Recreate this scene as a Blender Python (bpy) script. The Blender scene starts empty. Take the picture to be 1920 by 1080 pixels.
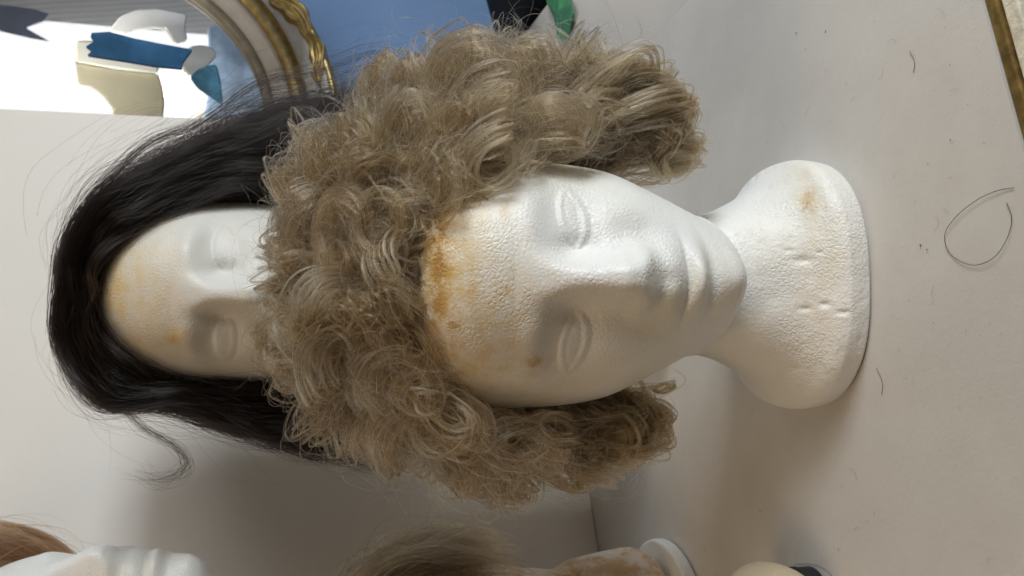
import bpy, bmesh, math, random
import numpy as np
from mathutils import Vector, Matrix

rng = np.random.default_rng(11)
random.seed(11)
SC = bpy.context.scene
COL = SC.collection
PI = math.pi

# ------------------------------------------------------------------ camera model (used for calibration)
PITCH = math.radians(14.0)
FPX = 1500.0
CAM = np.array([0.0, -0.4645, 0.311])
FW = np.array([0.0, math.cos(PITCH), -math.sin(PITCH)])
UPV = np.array([0.0, math.sin(PITCH), math.cos(PITCH)])
RT = np.array([1.0, 0.0, 0.0])


def ray(x, y):
    return FW + (540 - y) / FPX * RT - (x - 960) / FPX * UPV


def at_depth(x, y, d):
    return CAM + ray(x, y) * d


def on_plane(x, y, p0, n):
    r = ray(x, y)
    t = np.dot(np.asarray(p0) - CAM, n) / np.dot(r, n)
    return CAM + r * t


def on_table(x, y, z=0.0):
    return on_plane(x, y, (0, 0, z), np.array([0, 0, 1.0]))


def project(P):
    d = np.asarray(P) - CAM
    zc = d @ FW
    return np.stack([960 - FPX * (d @ UPV) / zc, 540 - FPX * (d @ RT) / zc], -1)


# ------------------------------------------------------------------ scene helpers
def tag(o, label=None, cat=None, group=None, kind=None):
    if label: o['label'] = label
    if cat: o['category'] = cat
    if group: o['group'] = group
    if kind: o['kind'] = kind
    return o


def empty(name, loc=(0, 0, 0), rot=(0, 0, 0)):
    o = bpy.data.objects.new(name, None)
    o.empty_display_size = 0.02
    COL.objects.link(o)
    o.location = loc
    o.rotation_euler = rot
    return o


def link(name, data, mat=None, parent=None):
    o = bpy.data.objects.new(name, data)
    COL.objects.link(o)
    if mat is not None and data is not None:
        data.materials.append(mat)
    if parent is not None:
        o.parent = parent
    return o


def mesh_obj(name, verts, faces, mat=None, parent=None, smooth=True):
    me = bpy.data.meshes.new(name)
    me.from_pydata([tuple(v) for v in verts], [], faces)
    if smooth:
        me.polygons.foreach_set('use_smooth', [True] * len(me.polygons))
    me.update()
    return link(name, me, mat, parent)


def bm_obj(name, bm, mat=None, parent=None, smooth=False):
    me = bpy.data.meshes.new(name)
    bm.normal_update()
    bm.to_mesh(me)
    bm.free()
    if smooth:
        me.polygons.foreach_set('use_smooth', [True] * len(me.polygons))
    return link(name, me, mat, parent)


def prism(poly, h, bevel=0.0, seg=2):
    """poly: list of (x, y), extruded from z=0 to z=h"""
    bm = bmesh.new()
    vs = [bm.verts.new((p[0], p[1], 0)) for p in poly]
    f = bm.faces.new(vs)
    r = bmesh.ops.extrude_face_region(bm, geom=[f])
    for g in r['geom']:
        if isinstance(g, bmesh.types.BMVert):
            g.co.z += h
    bmesh.ops.recalc_face_normals(bm, faces=bm.faces[:])
    if bevel > 0:
        bmesh.ops.bevel(bm, geom=bm.edges[:], offset=bevel, segments=seg, profile=0.5, affect='EDGES')
    return bm


def tube_mesh(pts, rad, sides=6):
    pts = np.asarray(pts, float)
    n = len(pts)
    rad = np.broadcast_to(np.asarray(rad, float), (n,))
    T = np.gradient(pts, axis=0)
    T /= np.linalg.norm(T, axis=1)[:, None] + 1e-12
    ref = np.array([0, 0, 1.0])
    if abs(T[0] @ ref) > .9: ref = np.array([1.0, 0, 0])
    N = np.cross(T[0], ref); N /= np.linalg.norm(N)
    verts = []
    for i in range(n):
        N = N - T[i] * (N @ T[i]); N /= np.linalg.norm(N) + 1e-12
        B = np.cross(T[i], N)
        for k in range(sides):
            a = 2 * PI * k / sides
            verts.append(pts[i] + rad[i] * (math.cos(a) * N + math.sin(a) * B))
    faces = []
    for i in range(n - 1):
        for k in range(sides):
            a = i * sides + k; b = i * sides + (k + 1) % sides
            faces.append((a, b, b + sides, a + sides))
    faces.append(tuple(range(sides))[::-1])
    faces.append(tuple(range((n - 1) * sides, n * sides)))
    return verts, faces


def interp(xs, ys, q):
    """monotone cubic interpolation"""
    xs = np.asarray(xs, float); ys = np.asarray(ys, float)
    h = np.diff(xs); d = np.diff(ys) / h
    m = np.zeros_like(ys)
    m[0] = d[0]; m[-1] = d[-1]
    for i in range(1, len(xs) - 1):
        if d[i - 1] * d[i] > 0:
            w1 = 2 * h[i] + h[i - 1]; w2 = h[i] + 2 * h[i - 1]
            m[i] = (w1 + w2) / (w1 / d[i - 1] + w2 / d[i])
    q = np.clip(q, xs[0], xs[-1])
    i = np.clip(np.searchsorted(xs, q) - 1, 0, len(xs) - 2)
    t = (q - xs[i]) / h[i]
    return ((2 * t**3 - 3 * t**2 + 1) * ys[i] + (t**3 - 2 * t**2 + t) * h[i] * m[i]
            + (-2 * t**3 + 3 * t**2) * ys[i + 1] + (t**3 - t**2) * h[i] * m[i + 1])


# ------------------------------------------------------------------ materials
def new_mat(name):
    m = bpy.data.materials.new(name)
    m.use_nodes = True
    nt = m.node_tree
    b = nt.nodes['Principled BSDF']
    return m, nt, b


def N(nt, typ, **kw):
    n = nt.nodes.new(typ)
    for k, v in kw.items():
        if k in n.inputs:
            n.inputs[k].default_value = v
        else:
            setattr(n, k, v)
    return n


def math_node(nt, op, a, b=None, clamp=False):
    n = nt.nodes.new('ShaderNodeMath'); n.operation = op; n.use_clamp = clamp
    for i, v in enumerate((a, b)):
        if v is None: continue
        if isinstance(v, (int, float)): n.inputs[i].default_value = v
        else: nt.links.new(v, n.inputs[i])
    return n.outputs[0]


def mix_col(nt, fac, a, b):
    n = nt.nodes.new('ShaderNodeMix'); n.data_type = 'RGBA'
    for idx, v in ((0, fac), (6, a), (7, b)):
        if isinstance(v, (int, float)): n.inputs[idx].default_value = v
        elif isinstance(v, tuple): n.inputs[idx].default_value = (*v, 1.0) if len(v) == 3 else v
        else: nt.links.new(v, n.inputs[idx])
    return n.outputs[2]


def ramp(nt, src, p0, p1):
    n = nt.nodes.new('ShaderNodeMapRange')
    n.inputs['From Min'].default_value = p0
    n.inputs['From Max'].default_value = p1
    n.interpolation_type = 'SMOOTHSTEP'
    nt.links.new(src, n.inputs['Value'])
    return n.outputs['Result']


def foam_mat(name, base=(.88, .88, .865), bead=390.0, tan=None, rough=.43, bump=1.0):
    m, nt, b = new_mat(name)
    L = nt.links.new
    tc = N(nt, 'ShaderNodeTexCoord')
    # beads of expanded foam
    wob = N(nt, 'ShaderNodeTexNoise', Scale=55.0, Detail=3.0); L(tc.outputs['Object'], wob.inputs['Vector'])
    add = nt.nodes.new('ShaderNodeMixRGB'); add.blend_type = 'ADD'; add.inputs[0].default_value = .004
    L(tc.outputs['Object'], add.inputs[1]); L(wob.outputs['Color'], add.inputs[2])
    vor = N(nt, 'ShaderNodeTexVoronoi', Scale=bead); vor.feature = 'DISTANCE_TO_EDGE'; L(add.outputs[0], vor.inputs['Vector'])
    cell = ramp(nt, vor.outputs['Distance'], 0.0, .30)
    pn = N(nt, 'ShaderNodeTexNoise', Scale=38.0, Detail=4.0, Roughness=.6); L(tc.outputs['Object'], pn.inputs['Vector'])
    patch = ramp(nt, pn.outputs['Fac'], .40, .62)
    vc = N(nt, 'ShaderNodeTexVoronoi', Scale=bead * .9); vc.feature = 'DISTANCE_TO_EDGE'
    st = N(nt, 'ShaderNodeMapping'); st.inputs['Scale'].default_value = (1.0, 1.0, 1.5)
    L(add.outputs[0], st.inputs['Vector']); L(st.outputs[0], vc.inputs['Vector'])
    cn = N(nt, 'ShaderNodeTexNoise', Scale=210.0, Detail=2.0, Roughness=.5); L(st.outputs[0], cn.inputs['Vector'])
    crack = ramp(nt, math_node(nt, 'ABSOLUTE', math_node(nt, 'SUBTRACT', cn.outputs['Fac'], .5)), .004, .028)
    pn2 = N(nt, 'ShaderNodeTexNoise', Scale=150.0, Detail=3.0, Roughness=.75); L(tc.outputs['Object'], pn2.inputs['Vector'])
    keep = ramp(nt, pn2.outputs['Fac'], .60, .70)
    pm = N(nt, 'ShaderNodeTexNoise', Scale=17.0, Detail=3.0, Roughness=.6); L(tc.outputs['Object'], pm.inputs['Vector'])
    crk = math_node(nt, 'MULTIPLY', math_node(nt, 'MULTIPLY', math_node(nt, 'SUBTRACT', 1.0, crack), keep), ramp(nt, pm.outputs['Fac'], .38, .60))
    lump = N(nt, 'ShaderNodeTexNoise', Scale=70.0, Detail=5.0, Roughness=.62); L(tc.outputs['Object'], lump.inputs['Vector'])
    fine = N(nt, 'ShaderNodeTexNoise', Scale=420.0, Detail=3.0, Roughness=.6); L(tc.outputs['Object'], fine.inputs['Vector'])
    wear = N(nt, 'ShaderNodeAttribute'); wear.attribute_name = 'wear'
    h = math_node(nt, 'MULTIPLY', cell, math_node(nt, 'ADD', .07, math_node(nt, 'MULTIPLY', patch, .20)))
    h = math_node(nt, 'ADD', h, math_node(nt, 'MULTIPLY', lump.outputs['Fac'], math_node(nt, 'ADD', .30, math_node(nt, 'MULTIPLY', wear.outputs['Fac'], 1.9))))
    h = math_node(nt, 'ADD', h, math_node(nt, 'MULTIPLY', fine.outputs['Fac'], .16))
    h = math_node(nt, 'SUBTRACT', h, math_node(nt, 'MULTIPLY', crk, math_node(nt, 'ADD', .125, math_node(nt, 'MULTIPLY', wear.outputs['Fac'], .42))))
    bp = N(nt, 'ShaderNodeBump', Strength=.62 * bump, Distance=.0013)
    L(h, bp.inputs['Height']); L(bp.outputs['Normal'], b.inputs['Normal'])
    # stains
    so = N(nt, 'ShaderNodeAttribute'); so.attribute_name = 'stain_o'
    sy = N(nt, 'ShaderNodeAttribute'); sy.attribute_name = 'stain_y'
    nz = N(nt, 'ShaderNodeTexNoise', Scale=120.0, Detail=5.0, Roughness=.65); L(tc.outputs['Object'], nz.inputs['Vector'])
    nzr = math_node(nt, 'ADD', .12, math_node(nt, 'MULTIPLY', ramp(nt, nz.outputs['Fac'], .33, .66), 1.25))
    big = N(nt, 'ShaderNodeTexNoise', Scale=14.0, Detail=3.0); L(tc.outputs['Object'], big.inputs['Vector'])
    dirty = ramp(nt, big.outputs['Fac'], .45, .75)
    col = mix_col(nt, math_node(nt, 'MULTIPLY', dirty, .45), base, (base[0] * .93, base[1] * .88, base[2] * .74))
    if tan is not None:
        tn = N(nt, 'ShaderNodeTexNoise', Scale=34.0, Detail=5.0, Roughness=.62); L(tc.outputs['Object'], tn.inputs['Vector'])
        col = mix_col(nt, math_node(nt, 'MULTIPLY', ramp(nt, tn.outputs['Fac'], .46, .60), .85), col, tan)
    col = mix_col(nt, math_node(nt, 'MULTIPLY', sy.outputs['Fac'], math_node(nt, 'ADD', .38, math_node(nt, 'MULTIPLY', nzr, .6)), True), col, (.70, .48, .17))
    col = mix_col(nt, math_node(nt, 'MULTIPLY', so.outputs['Fac'], nzr, True), col, (.46, .26, .075))
    col = mix_col(nt, math_node(nt, 'MULTIPLY', crk, .09), col, (.55, .47, .34))
    L(col, b.inputs['Base Color'])
    b.inputs['Roughness'].default_value = rough
    b.inputs['Specular IOR Level'].default_value = .5
    b.inputs['Subsurface Weight'].default_value = .12
    b.inputs['Subsurface Radius'].default_value = (.004, .0035, .003)
    b.inputs['Subsurface Scale'].default_value = 1.0
    return m


def hair_mat(name, c_dark, c_light, rough=.34, rrough=.45, hue=.5, blond=None):
    m = bpy.data.materials.new(name); m.use_nodes = True
    nt = m.node_tree; L = nt.links.new
    for n in list(nt.nodes): nt.nodes.remove(n)
    out = nt.nodes.new('ShaderNodeOutputMaterial')
    hb = nt.nodes.new('ShaderNodeBsdfHairPrincipled')
    hb.parametrization = 'COLOR'
    hi = nt.nodes.new('ShaderNodeHairInfo')
    rp = nt.nodes.new('ShaderNodeValToRGB')
    rp.color_ramp.elements[0].color = (*c_dark, 1); rp.color_ramp.elements[1].color = (*c_light, 1)
    if blond is not None:
        e = rp.color_ramp.elements.new(.93); e.color = (*c_light, 1)
        rp.color_ramp.elements[-1].color = (*blond, 1)
    L(hi.outputs['Random'], rp.inputs['Fac'])
    L(rp.outputs['Color'], hb.inputs['Color'])
    hb.inputs['Roughness'].default_value = rough
    hb.inputs['Radial Roughness'].default_value = rrough
    hb.inputs['Random Roughness'].default_value = .3
    L(hb.outputs[0], out.inputs['Surface'])
    return m


def plain_mat(name, col, rough=.5, metal=0.0, nscale=0.0, nvar=.12, bump=0.0, bscale=200.0, spec=.5):
    m, nt, b = new_mat(name)
    L = nt.links.new
    b.inputs['Base Color'].default_value = (*col, 1)
    b.inputs['Roughness'].default_value = rough
    b.inputs['Metallic'].default_value = metal
    b.inputs['Specular IOR Level'].default_value = spec
    tc = N(nt, 'ShaderNodeTexCoord')
    if nscale > 0:
        nz = N(nt, 'ShaderNodeTexNoise', Scale=nscale, Detail=5.0, Roughness=.6); L(tc.outputs['Object'], nz.inputs['Vector'])
        c = mix_col(nt, ramp(nt, nz.outputs['Fac'], .3, .7), tuple(v * (1 - nvar) for v in col), tuple(min(1, v * (1 + nvar)) for v in col))
        L(c, b.inputs['Base Color'])
    if bump > 0:
        n2 = N(nt, 'ShaderNodeTexNoise', Scale=bscale, Detail=4.0, Roughness=.6); L(tc.outputs['Object'], n2.inputs['Vector'])
        bp = N(nt, 'ShaderNodeBump', Strength=bump, Distance=.001)
        L(n2.outputs['Fac'], bp.inputs['Height']); L(bp.outputs['Normal'], b.inputs['Normal'])
    return m


M_foam = foam_mat('foam_white')
M_foam_back = foam_mat('foam_offwhite', base=(.72, .71, .68), rough=.45, bump=.7)
M_foam_tan = foam_mat('foam_tan', base=(.88, .80, .71), tan=(.66, .40, .19), bump=1.9)
M_foam_beige = foam_mat('foam_beige', base=(.66, .56, .40))
M_blond = hair_mat('hair_ash_blond', (.056, .034, .018), (.385, .270, .148), .22, .40, blond=(.78, .64, .41))
M_blond_fly = hair_mat('hair_flyaway', (.34, .24, .14), (.72, .58, .40), .28, .5)
M_dark = hair_mat('hair_dark', (.0010, .0008, .0008), (.0065, .0034, .0028), .19, .35)
M_brown = hair_mat('hair_brown', (.060, .024, .010), (.21, .095, .040), .32, .5)
M_lightbrown = hair_mat('hair_light_brown', (.014, .008, .004), (.17, .115, .058), .24, .42, blond=(.58, .46, .27))
M_cap = plain_mat('wig_cap_net', (.085, .052, .028), .9, nscale=300, nvar=.4, bump=.8, bscale=500)
M_cap_dark = plain_mat('wig_cap_dark', (.006, .004, .0035), .9, nscale=300, nvar=.4)

# ------------------------------------------------------------------ foam head
HT = np.array([
    # z      a      yf      yb     yc     n
    [0.0000, .0765, -.0690, .0720, .000, 2.5],
    [0.0030, .0785, -.0715, .0740, .000, 2.5],
    [0.0140, .0795, -.0725, .0740, .000, 2.5],
    [0.0185, .0775, -.0700, .0720, .000, 2.5],
    [0.0240, .0715, -.0640, .0670, .000, 2.45],
    [0.0330, .0620, -.0560, .0600, .002, 2.35],
    [0.0480, .0530, -.0470, .0540, .004, 2.2],
    [0.0620, .0470, -.0400, .0530, .007, 2.1],
    [0.0720, .0450, -.0375, .0550, .010, 2.0],
    [0.0770, .0455, -.0430, .0570, .010, 1.95],
    [0.0795, .0456, -.0570, .0580, .010, 1.9],
    [0.0825, .0454, -.0710, .0595, .010, 1.86],
    [0.0880, .0455, -.0815, .0620, .010, 1.78],
    [0.0980, .0498, -.0868, .0670, .010, 1.80],
    [0.1130, .0570, -.0885, .0740, .011, 1.88],
    [0.1280, .0640, -.0890, .0820, .012, 1.95],
    [0.1450, .0705, -.0880, .0890, .013, 2.02],
    [0.1620, .0730, -.0865, .0950, .014, 2.08],
    [0.1800, .0738, -.0850, .1000, .014, 2.12],
    [0.1980, .0738, -.0850, .1020, .014, 2.15],
    [0.2150, .0725, -.0840, .1010, .014, 2.15],
    [0.2320, .0695, -.0800, .0980, .014, 2.12],
    [0.2480, .0635, -.0715, .0910, .014, 2.08],
    [0.2620, .0540, -.0590, .0800, .014, 2.04],
    [0.2730, .0420, -.0430, .0650, .014, 2.0],
    [0.2810, .0270, -.0230, .0460, .014, 2.0],
    [0.2845, .0140, -.0050, .0310, .014, 2.0],
    [0.2855, .0010, .0130, .0150, .014, 2.0],
])
K_BASE = 0.033


def ss(e0, e1, x):
    t = np.clip((x - e0) / (e1 - e0), 0, 1)
    return t * t * (3 - 2 * t)


def g(x, c, s):
    return np.exp(-((x - c) / s) ** 2)


def face_relief(x, z, eye=.55):
    """forward displacement (metres, + = out of the face)"""
    ax = np.abs(x)
    d = np.zeros_like(x)
    # muzzle and cheeks
    d += .0040 * g(x, 0, .026) * g(z, .122, .020)
    d += .0030 * g(ax, .040, .016) * g(z, .148, .018)
    d -= .0022 * g(ax, .025, .009) * g(z, .150, .020)
    # sockets, brow
    d -= .0078 * g(ax, .0315, .0165) * g(z, .1825, .0135)
    d -= .0062 * g(ax, .0155, .0075) * g(z, .1800, .0110)
    d += .0026 * g(ax, .034, .018) * g(z - .004 * (1 - ((ax - .033) / .02) ** 2), .2005, .0075)
    # nose
    hn = interp([.130, .1385, .1448, .1503, .1560, .162, .170, .180, .190, .200, .214],
                [0, .0018, .0078, .0150, .0198, .0206, .0178, .0138, .0090, .0042, 0], z)
    hn = np.where(z < .130, 0, np.where(z > .214, 0, hn))
    wn = interp([.14, .150, .158, .170, .185, .20, .214], [.0138, .0146, .0130, .0116, .0110, .0135, .018], np.clip(z, .14, .214))
    d += hn * np.exp(-(ax / wn) ** 3.2)
    d += .0032 * g(ax, .0132, .0056) * g(z, .1500, .0060)
    # mouth: a broad upper lip block, a narrower lower lip
    d += .0052 * np.exp(-(ax / .0225) ** 2.6) * g(z, .1350, .0082)
    d += .0052 * np.exp(-(ax / .0165) ** 2.4) * g(z, .1190, .0046)
    d -= .0022 * np.exp(-(ax / .0200) ** 3) * g(z, .1256, .0019)
    d -= .0009 * g(ax, 0, .0045) * g(z, .1365, .0050)
    d -= .0030 * g(x, 0, .020) * g(z, .1100, .0042)
    d += .0044 * g(x, 0, .019) * g(z, .0935, .0095)
    # eyes: blank almonds between two thin raised lids
    u = (ax - .0325) / .0172
    zc = .1795 + .0010 * u
    arch = np.clip(1 - u ** 2, 0, 1)
    r2 = u ** 2 + ((z - zc) / .0085) ** 2
    d += .0030 * np.clip(1 - r2, 0, 1) ** .8 + .0016 * g(ax, .034, .009) * g(z, .1845, .005)
    up = zc + .0070 * arch ** 1.0
    lo = zc - .0052 * arch ** 1.0
    gate = ss(1.05, .80, np.abs(u))
    d += eye * .0010 * np.exp(-((z - up) / .0016) ** 2) * gate * (.55 + .45 * ss(-.9, .6, u))
    d += eye * .0011 * np.exp(-((z - lo) / .0012) ** 2) * gate * (1 - .35 * ss(-.2, .9, u))
    d -= eye * .0009 * np.exp(-((z - up + .0026) / .0014) ** 2) * gate * arch
    d -= eye * .0007 * np.exp(-((z - lo - .0024) / .0013) ** 2) * gate * arch
    return d


def head_grid(nr, nt, table=HT, relief=True, eye=.55):
    t = np.linspace(0, 1, 4000)
    zz = interp(np.linspace(0, 1, len(table)), table[:, 0], t)
    # resample by arc length of the front profile and the width
    zs = np.linspace(table[0, 0], table[-1, 0], 6000)
    a = interp(table[:, 0], table[:, 1], zs); yf = interp(table[:, 0], table[:, 2], zs)
    s = np.concatenate([[0], np.cumsum(np.sqrt(np.diff(zs) ** 2 + .6 * np.diff(a) ** 2 + .6 * np.diff(yf) ** 2))])
    zr = np.interp(np.linspace(0, s[-1], nr), s, zs)
    P = [interp(table[:, 0], table[:, k], zr)[:, None] for k in range(1, 6)]
    a, yf, yb, yc, n = P
    tt = np.linspace(0, 2 * PI, nt, endpoint=False)
    th = (tt - .5 * np.sin(tt))[None, :]
    c, sn = np.cos(th), np.sin(th)
    e = 2 / n
    x = a * np.sign(sn) * np.abs(sn) ** e
    ce = np.abs(c) ** e
    nb = 2 / (n * .3 + 2.1 * .7)
    y = np.where(c > 0, yc - (yc - yf) * ce, yc + (yb - yc) * np.abs(c) ** nb)
    x = np.where(c > 0, x, a * np.sign(sn) * np.abs(sn) ** nb)
    z = np.broadcast_to(zr[:, None], x.shape).copy()
    if relief:
        w = ss(.05, .45, np.broadcast_to(c, x.shape))
        y = y - face_relief(x, z, eye) * w
    return np.stack([x, y, z], -1)


def grid_normals(G):
    du = np.roll(G, -1, 1) - np.roll(G, 1, 1)
    dv = np.gradient(G, axis=0)
    n = np.cross(du, dv)
    n /= np.linalg.norm(n, axis=-1, keepdims=True) + 1e-12
    return n


def grid_mesh(name, G, Nn, mat, parent, attrs=None, close_bottom=False, close_top=False):
    nr, nt = G.shape[:2]
    idx = np.arange(nr * nt).reshape(nr, nt)
    q = np.stack([idx[:-1], np.roll(idx, -1, 1)[:-1], np.roll(idx, -1, 1)[1:], idx[1:]], -1).reshape(-1, 4)
    faces = [tuple(f) for f in q.tolist()]
    if close_bottom: faces.append(tuple(idx[0][::-1].tolist()))
    if close_top: faces.append(tuple(idx[-1].tolist()))
    me = bpy.data.meshes.new(name)
    me.from_pydata(G.reshape(-1, 3).tolist(), [], faces)
    me.polygons.foreach_set('use_smooth', [True] * len(me.polygons))
    me.update()
    for k, v in (attrs or {}).items():
        at = me.attributes.new(k, 'FLOAT', 'POINT')
        at.data.foreach_set('value', np.ascontiguousarray(v.reshape(-1), np.float32))
    me.normals_split_custom_set_from_vertices(Nn.reshape(-1, 3).tolist())
    return link(name, me, mat, parent)


def rotz(P, a):
    c, s = math.cos(a), math.sin(a)
    R = np.array([[c, -s, 0], [s, c, 0], [0, 0, 1.0]])
    return P @ R.T


def make_head(loc, rz, mat, nr, nt, stains_o=(), stains_y=(), dents=(), wear_px=None, table=HT, kbase=K_BASE, relief=True, eye=.55):
    root = empty('wig_mannequin', loc, (0, 0, rz))
    G = head_grid(nr, nt, table, relief, eye)
    Nn = grid_normals(G)
    W = rotz(G, rz) + np.asarray(loc)
    WN = rotz(Nn, rz)
    px = project(W)
    facing = ((CAM - W) * WN).sum(-1) > 0
    so = np.zeros(G.shape[:2]); sy = np.zeros(G.shape[:2]); dn = np.zeros(G.shape[:2])

    def blob(e):
        x, y, rx, ry, amt = e
        return amt * np.exp(-(((px[..., 0] - x) / rx) ** 2 + ((px[..., 1] - y) / ry) ** 2)) * facing
    for e in stains_o: so = np.maximum(so, blob(e))
    for e in stains_y: sy = np.maximum(sy, blob(e))
    for e in dents: dn = dn + blob(e)
    G = G - Nn * dn[..., None]
    if len(dents): Nn = grid_normals(G)
    zl = G[..., 2]
    wear = .75 * ss(.10, .05, zl)
    rim = g(zl, .018, .008) * ss(.2, .6, np.sin(np.arctan2(G[..., 0], -G[..., 1])))
    wear = np.maximum(wear, rim)
    wear = np.maximum(wear, .04 * ss(.195, .225, zl))
    k = int(np.searchsorted(zl[:, 0], kbase))
    at = dict(stain_o=so, stain_y=sy, wear=wear)
    grid_mesh('head', G[k:], Nn[k:], mat, root, {a: v[k:] for a, v in at.items()}, close_top=True)
    grid_mesh('base', G[:k + 1], Nn[:k + 1], mat, root, {a: v[:k + 1] for a, v in at.items()}, close_bottom=True)
    return root


FRONT_RZ = math.radians(1.6)
front = make_head((.002, 0, .0006), FRONT_RZ, M_foam, 520, 560,
    stains_o=[(832, 425, 18, 40, 1.2), (822, 490, 18, 60, 1.1), (852, 606, 13, 13, .7), (816, 570, 20, 60, .8), (835, 650, 22, 40, .5), (1000, 684, 20, 14, .45), (1517, 378, 12, 20, .55), (836, 400, 16, 20, .8)],
    stains_y=[(825, 500, 46, 170, 1.05), (850, 550, 95, 200, .72), (920, 610, 120, 150, .50), (945, 393, 13, 16, .6), (952, 546, 11, 10, .8), (960, 640, 45, 5, .5), (1005, 682, 30, 22, .7),
              (880, 690, 70, 70, .65), (905, 440, 60, 60, .28), (1515, 378, 22, 34, .6), (1500, 325, 30, 22, .25), (1440, 470, 50, 70, .22), (1540, 520, 60, 190, .22), (1000, 730, 120, 40, .25), (870, 480, 12, 30, .5), (1057, 322, 4, 4, .5)],
    dents=[(1546, 571, 10, 6, .0014), (1510, 579, 14, 5, .0009), (1581, 586, 12, 5, .0011), (1506, 488, 20, 7, .0010), (1536, 473, 7, 4, .0008), (1478, 470, 10, 5, .0006),
           (1414, 323, 4, 13, .0010), (1431, 315, 4, 9, .0008), (1397, 338, 4, 12, .0010), (1449, 308, 3, 10, .0007), (1380, 352, 5, 9, .0009), (1612, 640, 5, 14, .0007), (1490, 692, 8, 6, .0006),
           (1560, 530, 26, 40, .0008), (1450, 560, 30, 24, .0007), (1500, 420, 30, 26, .0006), (1595, 690, 12, 20, .0009), (1560, 350, 10, 16, .0005)])
tag(front, 'white styrofoam head with blank eyes standing on the table, wearing the curly ash blond wig', 'wig head', 'foam wig heads')

BACK_LOC = (-.004, .213, .192)
back = make_head(BACK_LOC, math.radians(0), M_foam_back, 260, 280, eye=.25,
    stains_o=[(190, 545, 14, 30, .7), (322, 640, 22, 12, .25)],
    stains_y=[(215, 545, 34, 90, .75), (280, 560, 70, 110, .45), (300, 405, 30, 12, .75), (240, 470, 20, 40, .45), (325, 630, 40, 24, .7), (270, 590, 60, 50, .35), (260, 520, 16, 60, .5), (250, 640, 50, 30, .5)])
tag(back, 'yellow stained styrofoam head raised behind the curly wig, framed by black hair', 'wig head', 'foam wig heads')


# ------------------------------------------------------------------ hair helpers
def norm(v):
    return v / (np.linalg.norm(v, axis=-1, keepdims=True) + 1e-12)


def curves_obj(name, P, rad, mat, parent=None, taper=.35):
    """P: (n, k, 3)"""
    n, k = P.shape[:2]
    cu = bpy.data.hair_curves.new(name)
    cu.add_curves([k] * n)
    cu.attributes['position'].data.foreach_set('vector', np.ascontiguousarray(P.reshape(-1), np.float32))
    at = cu.attributes.get('radius') or cu.attributes.new('radius', 'FLOAT', 'POINT')
    r = np.asarray(rad, float)
    if r.ndim == 0: r = np.full(n, float(r))
    prof = 1 - (1 - taper) * np.clip((np.linspace(0, 1, k) - .55) / .45, 0, 1) ** 1.5
    at.data.foreach_set('value', np.ascontiguousarray((r[:, None] * prof[None]).reshape(-1), np.float32))
    return link(name, cu, mat, parent)


def smooth_noise(n, k, dims=3, cells=4):
    """(n, k, dims) smooth random functions along k"""
    c = rng.normal(size=(n, cells + 3, dims))
    t = np.linspace(0, cells, k)
    i = np.minimum(t.astype(int), cells - 1)
    f = (t - i)[None, :, None]
    p0, p1, p2, p3 = c[:, i], c[:, i + 1], c[:, i + 2], c[:, i + 3]
    return ((1 - f) ** 3 * p0 + (3 * f**3 - 6 * f**2 + 4) * p1 + (-3 * f**3 + 3 * f**2 + 3 * f + 1) * p2 + f**3 * p3) / 6


def in_poly(px, poly):
    x, y = px[..., 0], px[..., 1]
    inside = np.zeros(x.shape, bool)
    n = len(poly)
    for i in range(n):
        x1, y1 = poly[i]; x2, y2 = poly[(i + 1) % n]
        c = ((y1 > y) != (y2 > y)) & (x < (x2 - x1) * (y - y1) / (y2 - y1 + 1e-9) + x1)
        inside ^= c
    return inside


# head as an approximate solid in its own frame, for roots: simple ellipsoid of the skull
SK_C = np.array([0.0, .010, .195]); SK_R = np.array([.076, .095, .092])


def skull(dirs, off=0.0):
    d = norm(dirs)
    t = 1 / np.sqrt(((d / (SK_R + off)) ** 2).sum(-1, keepdims=True))
    return SK_C + d * t


# ------------------------------------------------------------------ curly ash blond wig (rests on the front head)
wig = empty('curly_wig', (0, 0, .20))
tag(wig, 'big curly ash blond wig with frizzy loops on the styrofoam head in front', 'wig')
WIG_OFF = np.array([0, 0, .20])
FACE = [(1046, 296), (1005, 330), (960, 350), (900, 388), (850, 402), (822, 440), (803, 520), (803, 600), (812, 660), (850, 702), (890, 737), (930, 768),
        (1080, 772), (1150, 758), (1250, 714), (1340, 664), (1400, 610), (1430, 540), (1400, 450), (1340, 398), (1250, 344), (1150, 300)]
OUTER = [(492, 560), (512, 400), (550, 280), (610, 215), (680, 175), (720, 95), (790, 85), (870, 75), (970, 62), (1060, 85), (1110, 70), (1180, 88), (1245, 110), (1285, 190), (1292, 270), (1262, 350),
         (1150, 330), (1046, 296), (960, 350), (850, 402), (803, 520), (812, 660), (890, 737), (930, 768), (1080, 772), (1240, 715), (1250, 770), (1228, 860), (1180, 905), (1080, 925), (920, 945), (790, 915), (680, 860), (600, 800), (545, 720), (500, 640)]
EL_C = np.array([.008, .030, .205]); EL_R = np.array([.150, .118, .130])


def shell_point(x, y, k=1.0):
    """point of the wig's outer form seen at this place of the photograph"""
    r = ray(x, y); r = r / np.linalg.norm(r)
    o = (CAM - EL_C) / (EL_R * k); d = r / (EL_R * k)
    A = d @ d; B = o @ d; C = o @ o - 1
    D = B * B - A * C
    t = (-B - math.sqrt(D)) / A if D > 0 else -B / A
    return CAM + r * t


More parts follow.
